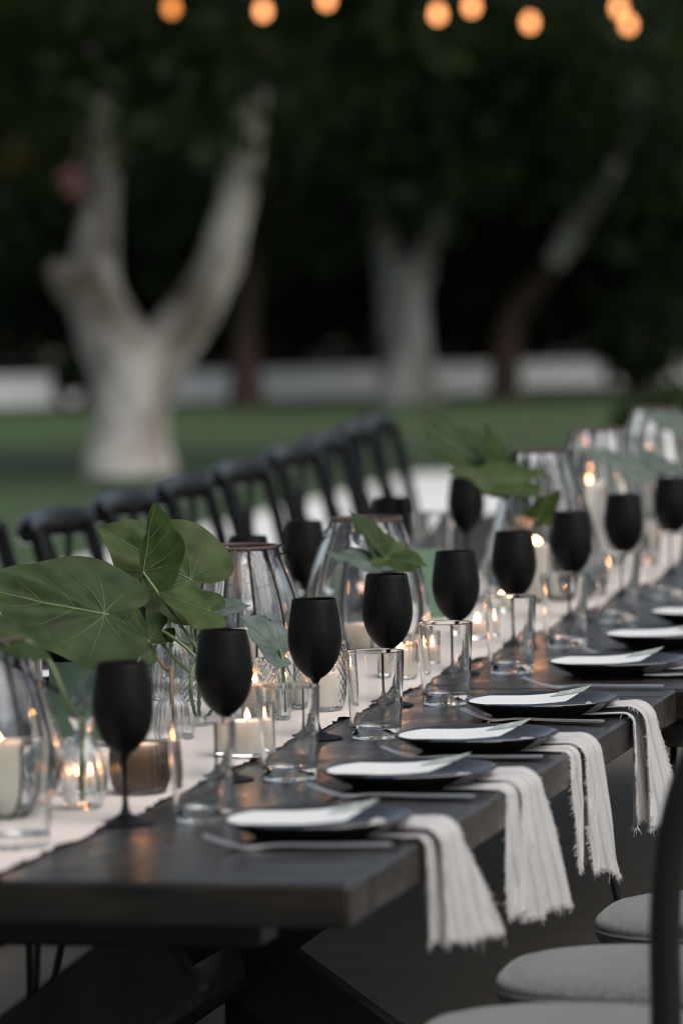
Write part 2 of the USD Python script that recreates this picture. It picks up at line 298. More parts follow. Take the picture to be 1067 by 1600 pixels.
tree('slimmer pale grey tree splitting low before the white wall', (637, 619), Z2,
     [[(638, 628, 52, 0), (636, 560, 40, 0), (632, 500, 38, 0), (628, 440, 40, 0)],
      [(622, 450, 34, 0), (600, 385, 24, 0), (578, 310, 19, .2), (560, 200, 16, .3), (520, 20, 13, .4)],
      [(640, 450, 32, 0), (668, 385, 22, 0), (692, 320, 18, -.2), (730, 220, 15, -.3), (790, 40, 12, -.4)]],
     [((.1, -.8, 2.75), V(1.7, .5, .4), 12, 2000, .17, 24), ((.2, .3, 4.0), V(3.2, 3.0, 1.2), 34, 5200, .2, 21), ((.3, -.4, 2.6), V(1.8, .9, .55), 14, 2400, .17, 22)], 'grey_bark', seed=2)
Z3 = FPX / 171.
tree('leaning tree with reddish brown foot and pale upper limb', (790, 614), Z3,
     [[(790, 622, 30, 0), (790, 560, 24, 0), (800, 490, 17, .1), (850, 430, 16, .1), (872, 398, 16, 0)]],
     [((1.6, .4, 4.1), V(3.0, 2.8, 1.2), 30, 4600, .2, 31), ((1.4, -.3, 2.2), V(1.3, .9, .7), 12, 1500, .17, 32)], 'dark_bark', seed=3, limb_px=[(868, 404, 17, 0), (880, 385, 18, 0), (912, 335, 19, -.2), (945, 275, 19, -.3), (985, 180, 16, -.3), (1040, 0, 13, -.2)])
Z4 = FPX / 173.
tree('thin dark trunked tree rising beside the right limb of the forked tree', (384, 624), Z4,
     [[(384, 630, 30, 0), (385, 570, 22, 0), (386, 520, 15, 0), (395, 430, 13, 0), (410, 300, 12, 0), (415, 150, 11, .1), (420, -50, 9, .2)]],
     [((.2, .4, 4.1), V(2.4, 2.4, 1.1), 24, 3200, .2, 41), ((.3, .2, 1.9), V(1.1, .8, .8), 12, 1500, .16, 42)], 'dark_bark', seed=4)

# shrubs behind the wall: dense dark mass built plant by plant
def shrub_proto(label, cat_, name, loc, R, n, cnt, sz, sd, mat_='shrub_leaves', scale=None, group=None):
    t = thing(name, label, cat_, loc, rng.uniform(0, 6.28), group, scale=scale)
    c, r = clumps((0, 0, R[2] * .95), R, n, sd, (.35 * R[0], .55 * R[0])); c[:, 2] = np.maximum(c[:, 2], .25)
    obj('foliage', leaves(c, r, cnt, sz, sd), mat_, t)
    g = np.random.default_rng(sd)
    st = [tube(spline([(0, 0, -.05), (.1 * g.normal(), .1 * g.normal(), R[2] * .5), (R[0] * .5 * g.normal(), R[0] * .5 * g.normal(), R[2] * 1.2)], 8), np.linspace(.05, .015, 8), 6) for _ in range(5)]
    obj('stem', cat(st), 'dark_bark', t)
    return t
hz = [(-40, 47.6, 1.0), (230, 48.6, 1.15), (470, 48.0, .95), (745, 48.4, 1.05), (1010, 47.5, 1.1), (1260, 48.6, 1.0), (-300, 48.8, 1.1), (1530, 48, 1.0)]
shr = None
hl = ['tall dark shrub behind the left end of the low white wall', 'tall dark shrub seen through the fork of the forked tree', 'tall dark shrub between the thin dark tree and the slim pale tree', 'tall dark shrub between the slim pale tree and the leaning tree',
      'tall dark shrub behind the right part of the white wall', 'tall dark shrub at the right beyond the picture edge', 'tall dark shrub at the left beyond the picture edge', 'farthest right tall dark shrub of the hedge']
for i, (u, Z, s) in enumerate(hz):
    b = atd(u, 600, Z); loc = (b[0], b[1], -.05)
    if shr is None: shr = shrub_proto(hl[0], 'shrub', 'tall_shrub', loc, V(1.5, 1.1, 2.0), 34, 6500, .17, 51, group='tall shrubs behind the wall')
    else: dup(shr, 'tall_shrub', hl[i], loc, rng.uniform(0, 6.28), s)
bk = None
for i, u in enumerate((-420, -60, 290, 640, 980, 1320, 1660)):
    b = atd(u, 600, 54 + (i % 2) * 1.2); loc = (b[0], b[1], -.05)
    lb = 'dense evergreen tree of the far back row, ' + ['beyond the left edge', 'at the left edge', 'behind the forked tree', 'behind the slim pale tree', 'behind the leaning tree', 'beyond the right edge', 'far beyond the right edge'][i]
    if bk is None: bk = shrub_proto(lb, 'tree', 'evergreen_tree', loc, V(2.6, 1.6, 2.5), 50, 12000, .26, 61, group='evergreen trees of the back row')
    else: dup(bk, 'evergreen_tree', lb, loc, rng.uniform(0, 6.28), 1 + .1 * (i % 3))
b = atd(1035, 640, 24.5); shrub_proto('green shrub on the lawn at the right edge', 'shrub', 'lawn_shrub', (b[0], b[1], -.05), V(.22, .24, .44), 16, 3000, .085, 71, 'tree_leaves')
b = atd(1000, 560, 44.2); shrub_proto('dark bush hiding the white wall at the right', 'shrub', 'dark_bush', (b[0], b[1], -.05), V(.30, .3, .62), 14, 2600, .13, 72)
b = atd(112, 580, 44.6); shrub_proto('dark bush before the white wall, left of the forked trunk', 'shrub', 'dark_bush', (b[0], b[1], -.05), V(.13, .13, .34), 10, 1200, .10, 73)
for i, (u, v, Z, r, m_, lb) in enumerate([(112, 285, 40, .10, 'pink_petals', 'spray of pink blossom beside the left limb of the forked tree'), (440, 312, 44, .26, 'pink_petals', 'large spray of dusty pink blossom right of the forked tree'), (930, 300, 46.6, .13, 'pink_petals', 'spray of pink blossom over the pale leaning limb'), (25, 200, 44, .30, 'orange_petals', 'orange blossom hanging at the upper left edge')]):
    p = atd(u, v, Z); t = thing('blossom_spray', lb, 'blossom', p)
    c, rr = clumps((0, 0, 0), V(r, r, r), 5, 80 + i, (r * .4, r * .7)); obj('petals', leaves(c, rr, 110, .07, 80 + i), m_, t, kind='stuff')
    obj('twig', tube(spline([(0, 0, -r * .5), (.05, .3, .5), (.1, .8, 1.4)], 8), .012, 6), 'dark_bark', t)

# ------------------------------------------------------------------ string lights over the lawn
def string(label, pts, far, dims):
    base = V(*far[0]); t = thing('string_light', label, 'string lights', base)
    ps = [atd(u, v, Z) for u, v, Z in pts]
    ends = [V(*far[0])] + ps + [V(*far[1])]
    top = [p + V(0, 0, .11) for p in ends]
    obj('cable', tube(np.vstack([spline([a, (a + b_) / 2 + V(0, 0, -.02), b_], 8) for a, b_ in zip(top[:-1], top[1:])]) - base, .006, 6), 'black_iron', t)
    for p, d in zip(ps, dims):
        bulb = revolve([(0, -.036), (.012, -.034), (.024, -.024), (.030, -.006), (.030, .010), (.022, .032), (.014, .046), (0, .048)], 16); bulb.vertices += p - base
        bm = obj('bulb', bulb, 'bulb_dim' if d else 'bulb_glow', t, smooth=True)
        sk = revolve([(0, .042), (.016, .042), (.016, .10), (.010, .114), (0, .114)], 12); sk.vertices += p - base; obj('socket', sk, 'black_iron', bm, smooth=40)
string('left string of warm bulbs over the lawn', [(268, 12, 27), (411, 17, 27.6), (510, 0, 28.2)], (atd(40, -40, 26.2), atd(640, -60, 29)), (1, 0, 0))
string('right string of warm bulbs over the lawn, its last two bulbs overlapping', [(684, 22, 27), (737, 10, 27.4), (828, 35, 28), (967, 12, 28.6), (982, 38, 29)], (atd(590, 0, 26.4), atd(1150, -30, 30)), (0, 0, 0, 0, 0))

# ------------------------------------------------------------------ tables
TZ, TW, TL = .76, 1.45, 2.60
def planks(t, length):
    eb = .13; n = 6; w = TW / n
    r_ = np.random.default_rng(5)
    obj('end_board', box((-TW, 0, TZ - .06), (0, eb - .0015, TZ), .006), 'dark_wood_across', t); obj('end_board', box((-TW, length - eb + .0015, TZ - .06), (0, length, TZ), .004), 'dark_wood_across', t)
    for i in range(n):
        dz = -.0006 * r_.random()
        obj('plank', box((-TW + i * w + .0008, eb, TZ - .0585), (-TW + (i + 1) * w - (.0008 if i < n - 1 else 0), length - eb, TZ + dz), .005 if i == n - 1 else .003), 'dark_wood_along', t)
def trestle_table(label, loc):
    t = thing('farm_table', label, 'table', loc, 0, 'dark wooden tables joined end to end'); planks(t, TL); c = -TW / 2
    for y in (.45, TL - .5):
        obj('bolster', box((c - .50, y - .05, TZ - .15), (c + .50, y + .05, TZ - .0615), .006), 'dark_wood_across', t)
        obj('foot', box((c - .48, y - .055, 0), (c + .48, y + .055, .075), .006), 'dark_wood_across', t)
        obj('crossed_leg', bar((c - .37, y - .024, .078), (c + .37, y - .024, TZ - .153), .14, .044, .004), 'dark_wood_upright', t)
        obj('crossed_leg', bar((c + .37, y + .024, .078), (c - .37, y + .024, TZ - .153), .14, .044, .004), 'dark_wood_upright', t)
    obj('centre_post', box((c - .04, TL - .40, .08), (c + .04, TL - .33, TZ - .0615), .005), 'dark_wood_upright', t)
    obj('stretcher', box((c - .045, .50, .30), (c + .045, TL - .55, .385), .006), 'dark_wood_along', t)
    return t
def hairpin_table(label, loc):
    t = thing('plank_table', label, 'table', loc, 0, 'dark wooden tables joined end to end'); planks(t, TL)
    obj('apron', box((-TW + .08, .02, TZ - .11), (-.02, .04, TZ - .0615), .002), 'dark_wood_across', t); obj('apron', box((-.045, .045, TZ - .11), (-.02, TL - .045, TZ - .0615), .002), 'dark_wood_along', t)
    for cx, cy, sx, sy in ((-.10, .20, -1, 1), (-TW + .10, .20, 1, 1), (-.10, TL - .20, -1, -1), (-TW + .10, TL - .20, 1, -1)):
        L = []
        for dx, dy in ((sx * .17, 0), (.0, .0), (0, sy * .15)):
            L.append(tube([(cx + dx, cy + dy, TZ - .0615), (cx + dx * .08 + .0, cy + dy * .08, .012)], .0078, 10))
        L.append(tube([(cx - .02, cy - .02, .008), (cx + .02, cy + .02, .008)], .012, 10))
        obj('hairpin_leg', cat(L), 'black_iron', t, smooth=40)
    return t
ta = trestle_table('nearest dark stained farm table on crossed wooden legs', (0, 0, 0))
tb = hairpin_table('middle dark plank table on thin black rod legs', (.035, TL + .012, 0))
dup(tb, 'plank_table', 'farthest dark plank table at the right edge', (.02, 2 * TL + .024, 0))

# runner
def runner():
    ys = np.linspace(.03, 7.9, 520); ws = np.linspace(0, 1, 40); P = np.zeros((len(ys), len(ws), 3))
    e1 = -.492 + .0045 * np.sin(ys * 150 + 9 * meshkit.fbm(np.c_[ys * 6, ys * 0, ys * 0 + 9], 2, 8)) * meshkit.fbm(np.c_[ys * 8, ys * 0 + 3, ys * 0], 2, 9) + .012 * (meshkit.fbm(np.c_[ys * 7, ys * 0, ys * 0], 4, 1) - .5) * 2; e0 = -.955 + .012 * (meshkit.fbm(np.c_[ys * 6, ys * 0 + 5, ys * 0], 4, 2) - .5) * 2
    P[..., 0] = e0[:, None] + (e1 - e0)[:, None] * ws; P[..., 1] = ys[:, None]
    q = np.stack([P[..., 0] * 7, P[..., 1] * 5, P[..., 0] * 0], -1); edge = np.clip(1 - np.minimum(ws, 1 - ws) / .06, 0, 1)
    P[..., 2] = TZ + .0022 + .003 * meshkit.fbm(q, 3, 3) * (.4 + .6 * (1 - edge)) + edge * .012 * np.maximum(meshkit.fbm(q * 5, 2, 4) - .42, 0)
    return shell(P, .0012)
rn = obj('table_runner', runner(), 'linen_runner', smooth=40)
tag(rn, 'beige gauze runner with wavy raw edges down the middle of the tables', 'table runner')

# ------------------------------------------------------------------ tableware builders (origin at the base)
def wine_mesh():
    out = [(0, 0), (.0435, 0), (.0438, .0016), (.040, .0032), (.022, .0075), (.008, .016), (.0045, .028), (.0038, .05), (.0038, .080), (.0046, .094), (.009, .1020)]
    bowl = spline([(.009, .1020), (.022, .1110), (.0360, .1300), (.0438, .1530), (.0456, .168), (.0442, .190), (.0408, .214), (.0372, .2355)], 22)
    inn = [(r - .0016, z) for r, z in bowl[::-1]]
    return revolve(out + [tuple(x) for x in bowl[1:]] + [(.0364, .2365)] + inn[:-2] + [(0, .106)], 48)
def wine(label, loc, proto=[None]):
    if proto[0] is None:
        t = thing('wine_glass', label, 'wine glass', loc, 0, 'matte black wine glasses'); m = wine_mesh()
        v = m.vertices[m.faces].mean(1)[:, 2]
        foot = m.submesh([np.nonzero(v < .0997)[0]], append=True); bowl = m.submesh([np.nonzero(v >= .0997)[0]], append=True)
        obj('bowl', bowl, 'black_matte_glass', t, smooth=50); obj('stem', foot, 'black_matte_glass', t, smooth=50)
        proto[0] = t; return t
    return dup(proto[0], 'wine_glass', label, loc, rng.uniform(0, 6))
def tumbler(label, loc, proto=[None]):
    if proto[0] is None:
        p = [(0, .0012), (.036, .0012), (.0395, 0), (.0415, .001), (.0424, .004), (.0465, .08), (.0500, .1450), (.0498, .1468), (.0484, .1475), (.0470, .1466), (.0465, .145), (.0431, .08), (.0398, .024), (.0378, .0190), (.032, .0175), (0, .0170)]
        t = thing('tumbler', label, 'glass', loc, 0, 'clear glass tumblers'); obj('glass_body', revolve(p, 64), 'clear_glass', t, smooth=35); proto[0] = t; return t
    return dup(proto[0], 'tumbler', label, loc, rng.uniform(0, 6))
def plate(label, loc, proto=[None]):
    if proto[0] is None:
        p = [(0, .003), (.076, .003), (.078, 0), (.088, 0), (.090, .003), (.112, .011), (.128, .0195), (.1348, .0238), (.1352, .0252), (.1342, .0262), (.1320, .0258), (.124, .0225), (.105, .0145), (.088, .0085), (.06, .0072), (0, .0070)]
        t = thing('dinner_plate', label, 'plate', loc, 0, 'black dinner plates'); obj('plate_body', revolve([(r, z * 1.12) for r, z in p], 72), 'black_glaze', t, smooth=35); proto[0] = t; return t
    return dup(proto[0], 'dinner_plate', label, loc, rng.uniform(0, .5))
def sheet_height(x):            # the menu lies on the plate and lifts at its outer end
    return .0262 + np.where(x > -.02, .45 * np.maximum(x + .02, 0) ** 1.7, 0)
def menu(label, loc, rz, proto=[None]):
    if proto[0] is None:
        t = thing('menu', label, 'menu', loc, rz, 'white menus on the plates')
        xs = np.linspace(-.128, .062, 30); ws = np.linspace(-1, 1, 16); hw = np.minimum(.074, np.sqrt(np.maximum(.1285 ** 2 - xs ** 2, 1e-6)))
        P = np.zeros((30, 16, 3)); P[..., 0] = xs[:, None] + .010 * ws[None] * np.clip((xs[:, None] + .05) / .1, 0, 1); P[..., 1] = hw[:, None] * ws[None]
        P[..., 2] = sheet_height(P[..., 0]) + .008 * ((ws[None] + 1) / 2) ** 1.4 * np.clip((xs[:, None] + .05) / .11, 0, 1) ** 1.3
        obj('sheet', shell(P, .0007), 'menu_paper', t, smooth=40); proto[0] = t; return t
    return dup(proto[0], 'menu', label, loc, rz)
def name_card(label, loc, rz, proto=[None]):
    if proto[0] is None:
        t = thing('name_card', label, 'card', loc, rz, 'sage name cards on the menus')
        xs = np.linspace(.012, .068, 10); ws = np.linspace(.012, .072, 6); P = np.zeros((10, 6, 3)); P[..., 0] = xs[:, None] + .010 * (ws[None] / .074); P[..., 1] = ws[None]
        P[..., 2] = sheet_height(P[..., 0]) + .008 * ((ws[None] / .074 + 1) / 2) ** 1.4 * np.clip((xs[:, None] + .05) / .11, 0, 1.05) ** 1.3 + .0016
        obj('card', shell(P, .0008), 'sage_card', t)
        xs = np.linspace(.034, .048, 4); ws = np.linspace(.026, .060, 4); P = np.zeros((4, 4, 3)); P[..., 0] = (.040 + (xs - .041) * .16)[:, None] + .010 * (ws[None] / .074); P[..., 1] = ws[None]
        P[..., 2] = sheet_height(P[..., 0]) + .008 * ((ws[None] / .074 + 1) / 2) ** 1.4 * np.clip(((.040 + (xs - .041) * .16)[:, None] + .05) / .11, 0, 1.05) ** 1.3 + .0023
        obj('written_line', shell(P, .0003), 'card_ink', t); proto[0] = t; return t
    return dup(proto[0], 'name_card', label, loc, rz)
def fork(label, loc, rz, proto=[None]):
    """Lies along x: handle end at x = 0, tines towards -x."""
    if proto[0] is None:
        t = thing('fork', label, 'fork', loc, rz, 'steel forks beside the plates')
        def strip(xs, zs, ws, off=0, th=.0022):
            P = np.zeros((len(xs), 4, 3)); w = np.linspace(-.5, .5, 4); P[..., 0] = np.array(xs)[:, None]; P[..., 1] = off + np.array(ws)[:, None] * w[None]; P[..., 2] = np.array(zs)[:, None] + .0008 - .002 * 0
            return shell(P, th)
        a = spline([(0, .0055, .0190), (-.05, .0055, .0175), (-.11, .0058, .0130), (-.160, .0060, .0070), (-.178, .0046, .0085), (-.192, .0032, .018), (-.206, .0036, .025)], 40)
        obj('handle', strip(a[:, 0], a[:, 1], a[:, 2], 0, .0034), 'steel', t, smooth=30)
        for o in (-.0100, -.0034, .0034, .0100):
            b_ = spline([(-.2055, .0036, .0046), (-.232, .0100, .0040), (-.262, .0215, .0022)], 10); obj('tine', strip(b_[:, 0], b_[:, 1], b_[:, 2], o, .0019), 'steel', t, smooth=30)
        proto[0] = t; return t
    return dup(proto[0], 'fork', label, loc, rz)
def flame_mesh(h=.018, r=.0046): return revolve([(0, 0), (r * .6, h * .06), (r, h * .25), (r * .85, h * .45), (r * .45, h * .72), (r * .15, h * .92), (0, h)], 12)
def candle(name, label, loc, r, h, lit=True, group=None):
    t = thing(name, label, 'candle', loc, 0, group)
    obj('wax', revolve([(0, 0), (r * .97, 0), (r, .002), (r, h - .003), (r * .95, h), (r * .8, h - .001), (r * .5, h - .006), (0, h - .007)], 32), 'candle_wax', t, smooth=40)
    wk = obj('wick', tube([(0, 0, h - .008), (.0005, 0, h), (.002, 0, h + .006)], .0011, 6), 'candle_wick', t)
    if lit:
        f = flame_mesh(); f.vertices += V(.0008, 0, h + .001); obj('flame', f, 'flame', t, smooth=True)
    return t

ordn = ['nearest', 'second', 'third', 'fourth', 'fifth', 'sixth', 'seventh', 'eighth', 'ninth']
near_w = [.600, 1.147, 1.744, 2.292, 2.878, 3.44, 4.06, 4.70, 5.36]
wl_ = ['matte black wine glass nearest the table corner, in front of the amber votive', 'matte black wine glass second in the near row, before the caged lantern', 'matte black wine glass third in the near row, before the diamond cut holder', 'matte black wine glass fourth in the near row, below the bluish leaf sprig',
       'matte black wine glass fifth in the near row, beside the green card', 'matte black wine glass sixth in the near row', 'matte black wine glass seventh in the near row, left of the lit tall candle', 'matte black wine glass eighth in the near row, under the lit tall candle', 'last matte black wine glass of the near row, at the right edge']
for y, l in zip(near_w, wl_): wine(l, (-.4683 - (.008 if y < 1 else 0), y, TZ + (.0035 if False else .0005)))
for y, l in zip([2.0, 2.65, 3.33, 3.80, 4.62, 5.45], ['matte black wine glass across the table, hidden by the broad front leaf', 'matte black wine glass across the table behind the upright leaves', 'matte black wine glass across the table behind the caged lantern rim', 'matte black wine glass across the table between the first two caged lanterns', 'matte black wine glass across the table above the second caged lantern', 'matte black wine glass across the table farthest along, under the dark leaf']):
    wine(l, (-.992, y, TZ + .0005))
for i, y in enumerate([.645, 1.165, 1.766, 2.325, 2.915, 3.475, 4.07, 4.72]):
    tumbler(f'clear tumbler standing in front of the {ordn[i]} black wine glass of the near row', (-.371, y, TZ + .0005))
tumbler('clear tumbler on the runner at the lower left edge', (-.545, .30, TZ + .0055))
for i, y in enumerate([2.05, 2.7, 3.4, 3.95, 4.7, 5.5]): tumbler('clear tumbler across the table, ' + ['below the broad front leaf', 'behind the fluted bottle', 'behind the caged lantern', 'between the first two lanterns', 'behind the second lantern', 'near the first tall lantern'][i], (-1.09, y, TZ + .0005))
near_p = [.485, 1.087, 1.587, 2.145, 2.895, 3.49, 4.03]
rl = np.random.default_rng(9)
for i, y in enumerate(near_p):
    z = TZ + .0005; w_ = f'{ordn[i]} place from the near corner'
    if i == 0: w_ = 'place by the near table corner'
    plate(f'black glazed plate under the menu, {w_}', (-.161, y, z)); rz = rl.uniform(-.15, .10)
    menu(f'white menu sheet curling up on the black plate, {w_}', (-.161, y, z), rz); name_card(f'sage name card on the lifted menu end, {w_}', (-.161, y, z), rz)
    fork(f'steel fork beside the black plate, {w_}', (-.024, [.356, .912, 1.444, 1.982, 2.60, 3.19, 3.74][i], z), [.15, -.06, .04, -.20, 0, -.05, .05][i])
for i, y in enumerate([2.6, 3.25, 3.85, 4.5, 5.1]):
    w_ = ['behind the folded front leaf', 'behind the low bottle', 'behind the first caged lantern', 'behind the second caged lantern', 'past the second caged lantern'][i]
    plate(f'black plate on the far side of the table {w_}', (-1.29, y, TZ + .0005)); menu(f'white menu on the far side plate {w_}', (-1.29, y, TZ + .0005), math.pi)

# ------------------------------------------------------------------ napkins draped over the table edge
def napkin(label, y0, Lh, seed, flare=.30, lean=.03):
    g = np.random.default_rng(seed); t = thing('napkin', label, 'napkin', (0, y0, TZ), 0, 'grey gauze napkins over the table edge')
    mats, fr = [], []
    for layer in (0, 1):
        nl, nw = 70, 64; w = np.linspace(0, 1, nw); L0 = .085 + .012; tot = L0 + Lh * (1 if layer == 0 else .90)
        wid = .142 if layer == 0 else .130; yo = .010 if layer == 0 else -.034
        Lw = tot * (1 + .07 * (meshkit.noise(np.c_[w * 2.5, w * 0, w * 0 + seed]) - .5)) + (.02 * (w - .5) if layer == 0 else 0)
        s = np.linspace(0, 1, nl)[:, None] * Lw[None]; rad = .017 - .006 * layer; a0 = .085
        arc = rad * np.pi / 2; top = s < a0; bend = (s >= a0) & (s < a0 + arc); dn = s >= a0 + arc
        tt = np.maximum(s - a0 - arc, 0); ph = np.clip((s - a0) / rad, 0, np.pi / 2)
        tilt = (lean + flare * w[None] ** 1.3) * (1 if layer == 0 else .55)
        x = np.where(top, -a0 + s - .010, np.where(bend, -.010 + rad * np.sin(ph), -.010 + rad + tt * np.sin(tilt)))
        z = np.where(top, 0, np.where(bend, rad * (np.cos(ph) - 1), -rad - tt * np.cos(tilt)))
        nx = np.where(top, 0, np.sin(ph)); nz = np.where(top, 1, np.cos(ph))
        pl = np.clip(s / .12, .35, 1.4)
        fold = (.0048 * np.sin(2 * np.pi * (1.7 * w[None] + .25 * seed + .35 * s / .3)) + .0050 * (meshkit.fbm(np.stack([w[None] * 9 + .3 * np.sin(s * 10), s * 2.2, 0 * s + seed * 3.1 + layer], -1), 3) - .5) + .007 * (meshkit.fbm(np.stack([w[None] * 5 + 0 * s, s * 9, 0 * s + seed + layer * 7], -1), 3) - .5)) * pl
        off = .0145 - .0085 * layer + fold
        spread = 1 - .10 * np.clip(s / .1, 0, 1) + [.3, .30, .22, .10, .16, .25, .25][seed % 7] * np.clip(tt / Lh, 0, 1) ** 1.2
        P = np.stack([x + nx * off, yo + (w[None] - .5) * wid * spread + .012 * np.sin(tt * 9 + seed) * tt / Lh, z + nz * off], -1)
        mats.append(shell(P, .0016))
        for k in range(420):                                   # frayed threads along the lower hem
            wi = g.uniform(0, nw - 1.001); i0 = int(wi); f_ = wi - i0; p = P[-1, i0] * (1 - f_) + P[-1, i0 + 1] * f_; d = P[-1, i0] - P[-4, i0]; d /= np.linalg.norm(d)
            l_ = g.uniform(.003, .0085) * (2.6 if g.random() < .02 else 1); q = g.normal(size=3) * .0016
            fr.append(tube([p - d * .002, p + d * l_ * .5 + q * .6, p + d * l_ + q * 1.4], [.0006, .0005, .0003], 3))
        for side in (0, -1):
            for k in range(110):                               # and along both sides
                r_ = g.uniform(20, nl - 1.01); i0 = int(r_); p = P[i0, side]; d = (P[i0, side] - P[i0, 3 if side == 0 else -4]); d /= np.linalg.norm(d)
                l_ = g.uniform(.002, .006); q = g.normal(size=3) * .002; fr.append(tube([p - d * .001, p + d * l_ * .6 + q * .5 + V(0, 0, -.001), p + d * l_ + q + V(0, 0, -.003)], [.0006, .0005, .0004], 3))
    c0 = obj('cloth', mats[0], 'gauze', t, smooth=60); obj('inner_fold', mats[1], 'gauze', t, smooth=60); obj('fringe', cat(fr), 'gauze', t)
    return t
for i, (y, L) in enumerate([(.53, .150), (1.12, .195), (1.645, .205), (2.19, .195), (2.90, .20), (3.5, .20)]):
    napkin(('pale grey gauze napkin hanging over the edge at the ' + ordn[i] + ' near plate') if i else 'pale gauze napkin hanging nearest the table corner, widest at its hem', y, L, i + 1, flare=[.30, .22, .14, .26, .2, .2][i])

# ------------------------------------------------------------------ lanterns
def lantern_proto(label, prof, loc, rz, nw=12, group=None, handle=True):
    t = thing('glass_lantern', label, 'lantern', loc, rz, group); pr = spline(prof, 26); H = pr[-1][1]
    lob = lambda T, r, z: 1 + .075 * np.abs(np.sin(T * nw / 2)) ** .8 * np.clip(z / H * 6, 0, 1) * np.clip((H - z) / H * 6, 0, 1)
    np_ = len(pr) + 1
    inner = [(r * .985 - .0022, max(z, .006)) for r, z in pr[::-1]]
    def lob2(T, r, z):
        m_ = lob(T, r, z); m_[np_:] = 1 + (m_[np_:] - 1) * .35; return m_
    obj('glass_body', revolve([(0, .001)] + [tuple(x) for x in pr] + inner + [(0, .006)], 144, lob2), 'clear_glass', t, smooth=40)
    th = np.linspace(0, 2 * np.pi, 40, endpoint=False); ring = lambda r, z, w: tube(np.c_[r * np.cos(th), r * np.sin(th), th * 0 + z], w, 8, closed=True)
    obj('rim_ring', ring(pr[-1][0] + .002, H + .001, .0034), 'rusty_iron', t, smooth=True); obj('base_ring', ring(pr[0][0] + .003, .0035, .0028), 'black_iron', t, smooth=True)
    for k in range(nw):
        a = 2 * np.pi * k / nw; q = np.array([((r + .0022) * math.cos(a), (r + .0022) * math.sin(a), z) for r, z in pr]); obj('cage_wire', tube(q, .0025, 6), 'black_iron', t, smooth=True)
    r0 = pr[-1][0] + .006
    if handle:
        for s in (1, -1):
            e = np.linspace(0, 2 * np.pi, 16, endpoint=False); obj('ear_loop', tube(np.c_[e * 0, s * (r0 + .006 + .0075 * np.cos(e)), H - .004 + .0085 * np.sin(e)], .0018, 6, closed=True), 'black_iron', t, smooth=True)
        ph = np.linspace(0, np.pi, 30); o = .150; ti = math.radians(33)
        q = np.c_[o * np.sin(ph) ** .8 * math.cos(ti), (r0 + .008) * np.cos(ph), H - .004 - o * np.sin(ph) ** .8 * math.sin(ti)]; obj('bail_handle', tube(q, .0018, 6), 'black_iron', t, smooth=True)
    return t
belly = [(.066, 0), (.094, .018), (.112, .055), (.1165, .09), (.110, .14), (.096, .19), (.079, .235), (.069, .265)]
cone = [(.088, 0), (.114, .015), (.127, .045), (.124, .09), (.109, .16), (.088, .24), (.070, .305), (.063, .335)]
rzl = SUN_AZ * 0
L1 = lantern_proto('round bellied glass lantern in a black wire cage behind the second wine glass', belly, (-.800, 2.52, TZ + .0055), 1.55, group='round caged glass lanterns')
dup(L1, 'glass_lantern', 'round bellied caged lantern behind the fourth wine glass', (-.745, 3.32, TZ + .0055), 2.4)
dup(L1, 'glass_lantern', 'blurred caged lantern cut by the left picture edge', (-.700, .61, TZ + .0055), .35)
L3 = lantern_proto('tapering tall glass lantern behind the sixth wine glass', cone, (-.635, 4.60, TZ + .0055), .3, group='tall tapering glass lanterns', handle=False)
dup(L3, 'glass_lantern', 'tapering tall glass lantern around the brightest lit candle', (-.70, 5.66, TZ + .0055), .9)
dup(L3, 'glass_lantern', 'tapering tall glass lantern farthest away at the right edge', (-.76, 6.85, TZ + .0055), .2)
candle('pillar_candle', 'white pillar candle inside the lantern behind the second wine glass', (-.775, 2.53, TZ + .0125), .036, .105)
candle('pillar_candle', 'white pillar candle inside the lantern behind the fourth wine glass', (-.745, 3.32, TZ + .0125), .030, .05)
candle('pillar_candle', 'pale pillar candle inside the lantern at the left edge', (-.665, .60, TZ + .0125), .029, .105)
candle('pillar_candle', 'pillar candle inside the tall lantern behind the sixth wine glass', (-.66, 4.62, TZ + .0125), .036, .115)
p = atd(950, 752, FPX / 620.); candle('pillar_candle', 'tall lit pillar candle, brightest flame on the table', (p[0], p[1], TZ + .0125), .040, p[2] - TZ - .020)
candle('pillar_candle', 'pillar candle inside the farthest tall lantern', (-.76, 6.85, TZ + .0125), .038, .14)

# ------------------------------------------------------------------ votives and bud vases
def glass_cup(name, label, loc, prof, wall, matn, mod=None, n=96, group=None, rz=0):
    t = thing(name, label, 'candle holder' if 'votive' in name else 'vase', loc, rz, group); pr = np.array(prof, float)
    inner = [(max(r - wall, .001), max(z, wall * 1.6)) for r, z in pr[::-1]]
    obj('glass_body', revolve([(0, .0006)] + [tuple(x) for x in pr] + inner + [(0, wall * 1.6)], n, mod), matn, t, smooth=32)
    return t
ribs = lambda k, a: (lambda T, r, z: 1 + a * np.cos(k * T))
def diamonds(k, a, tw): return lambda T, r, z: 1 + a * (np.abs(np.sin(k / 2 * T + tw * z)) + np.abs(np.sin(k / 2 * T - tw * z)) - 1.2)
ZR = TZ + .0058
def votive_with(label, clabel, x, y, prof, matn, mod, r=.024, h=.045, wall=.004, z=ZR, n=96):
    glass_cup('votive_holder', label, (x, y, z), prof, wall, matn, mod, n, 'glass candle holders'); candle('votive_candle', clabel, (x, y, z + wall * 1.6 + .0008), r, h)
cup = lambda r0, r1, h: [(r0 * .9, 0), (r0, .003)] + [tuple(q) for q in np.c_[np.linspace(r0, r1, 16)[1:], np.linspace(.003, h, 16)[1:]]]
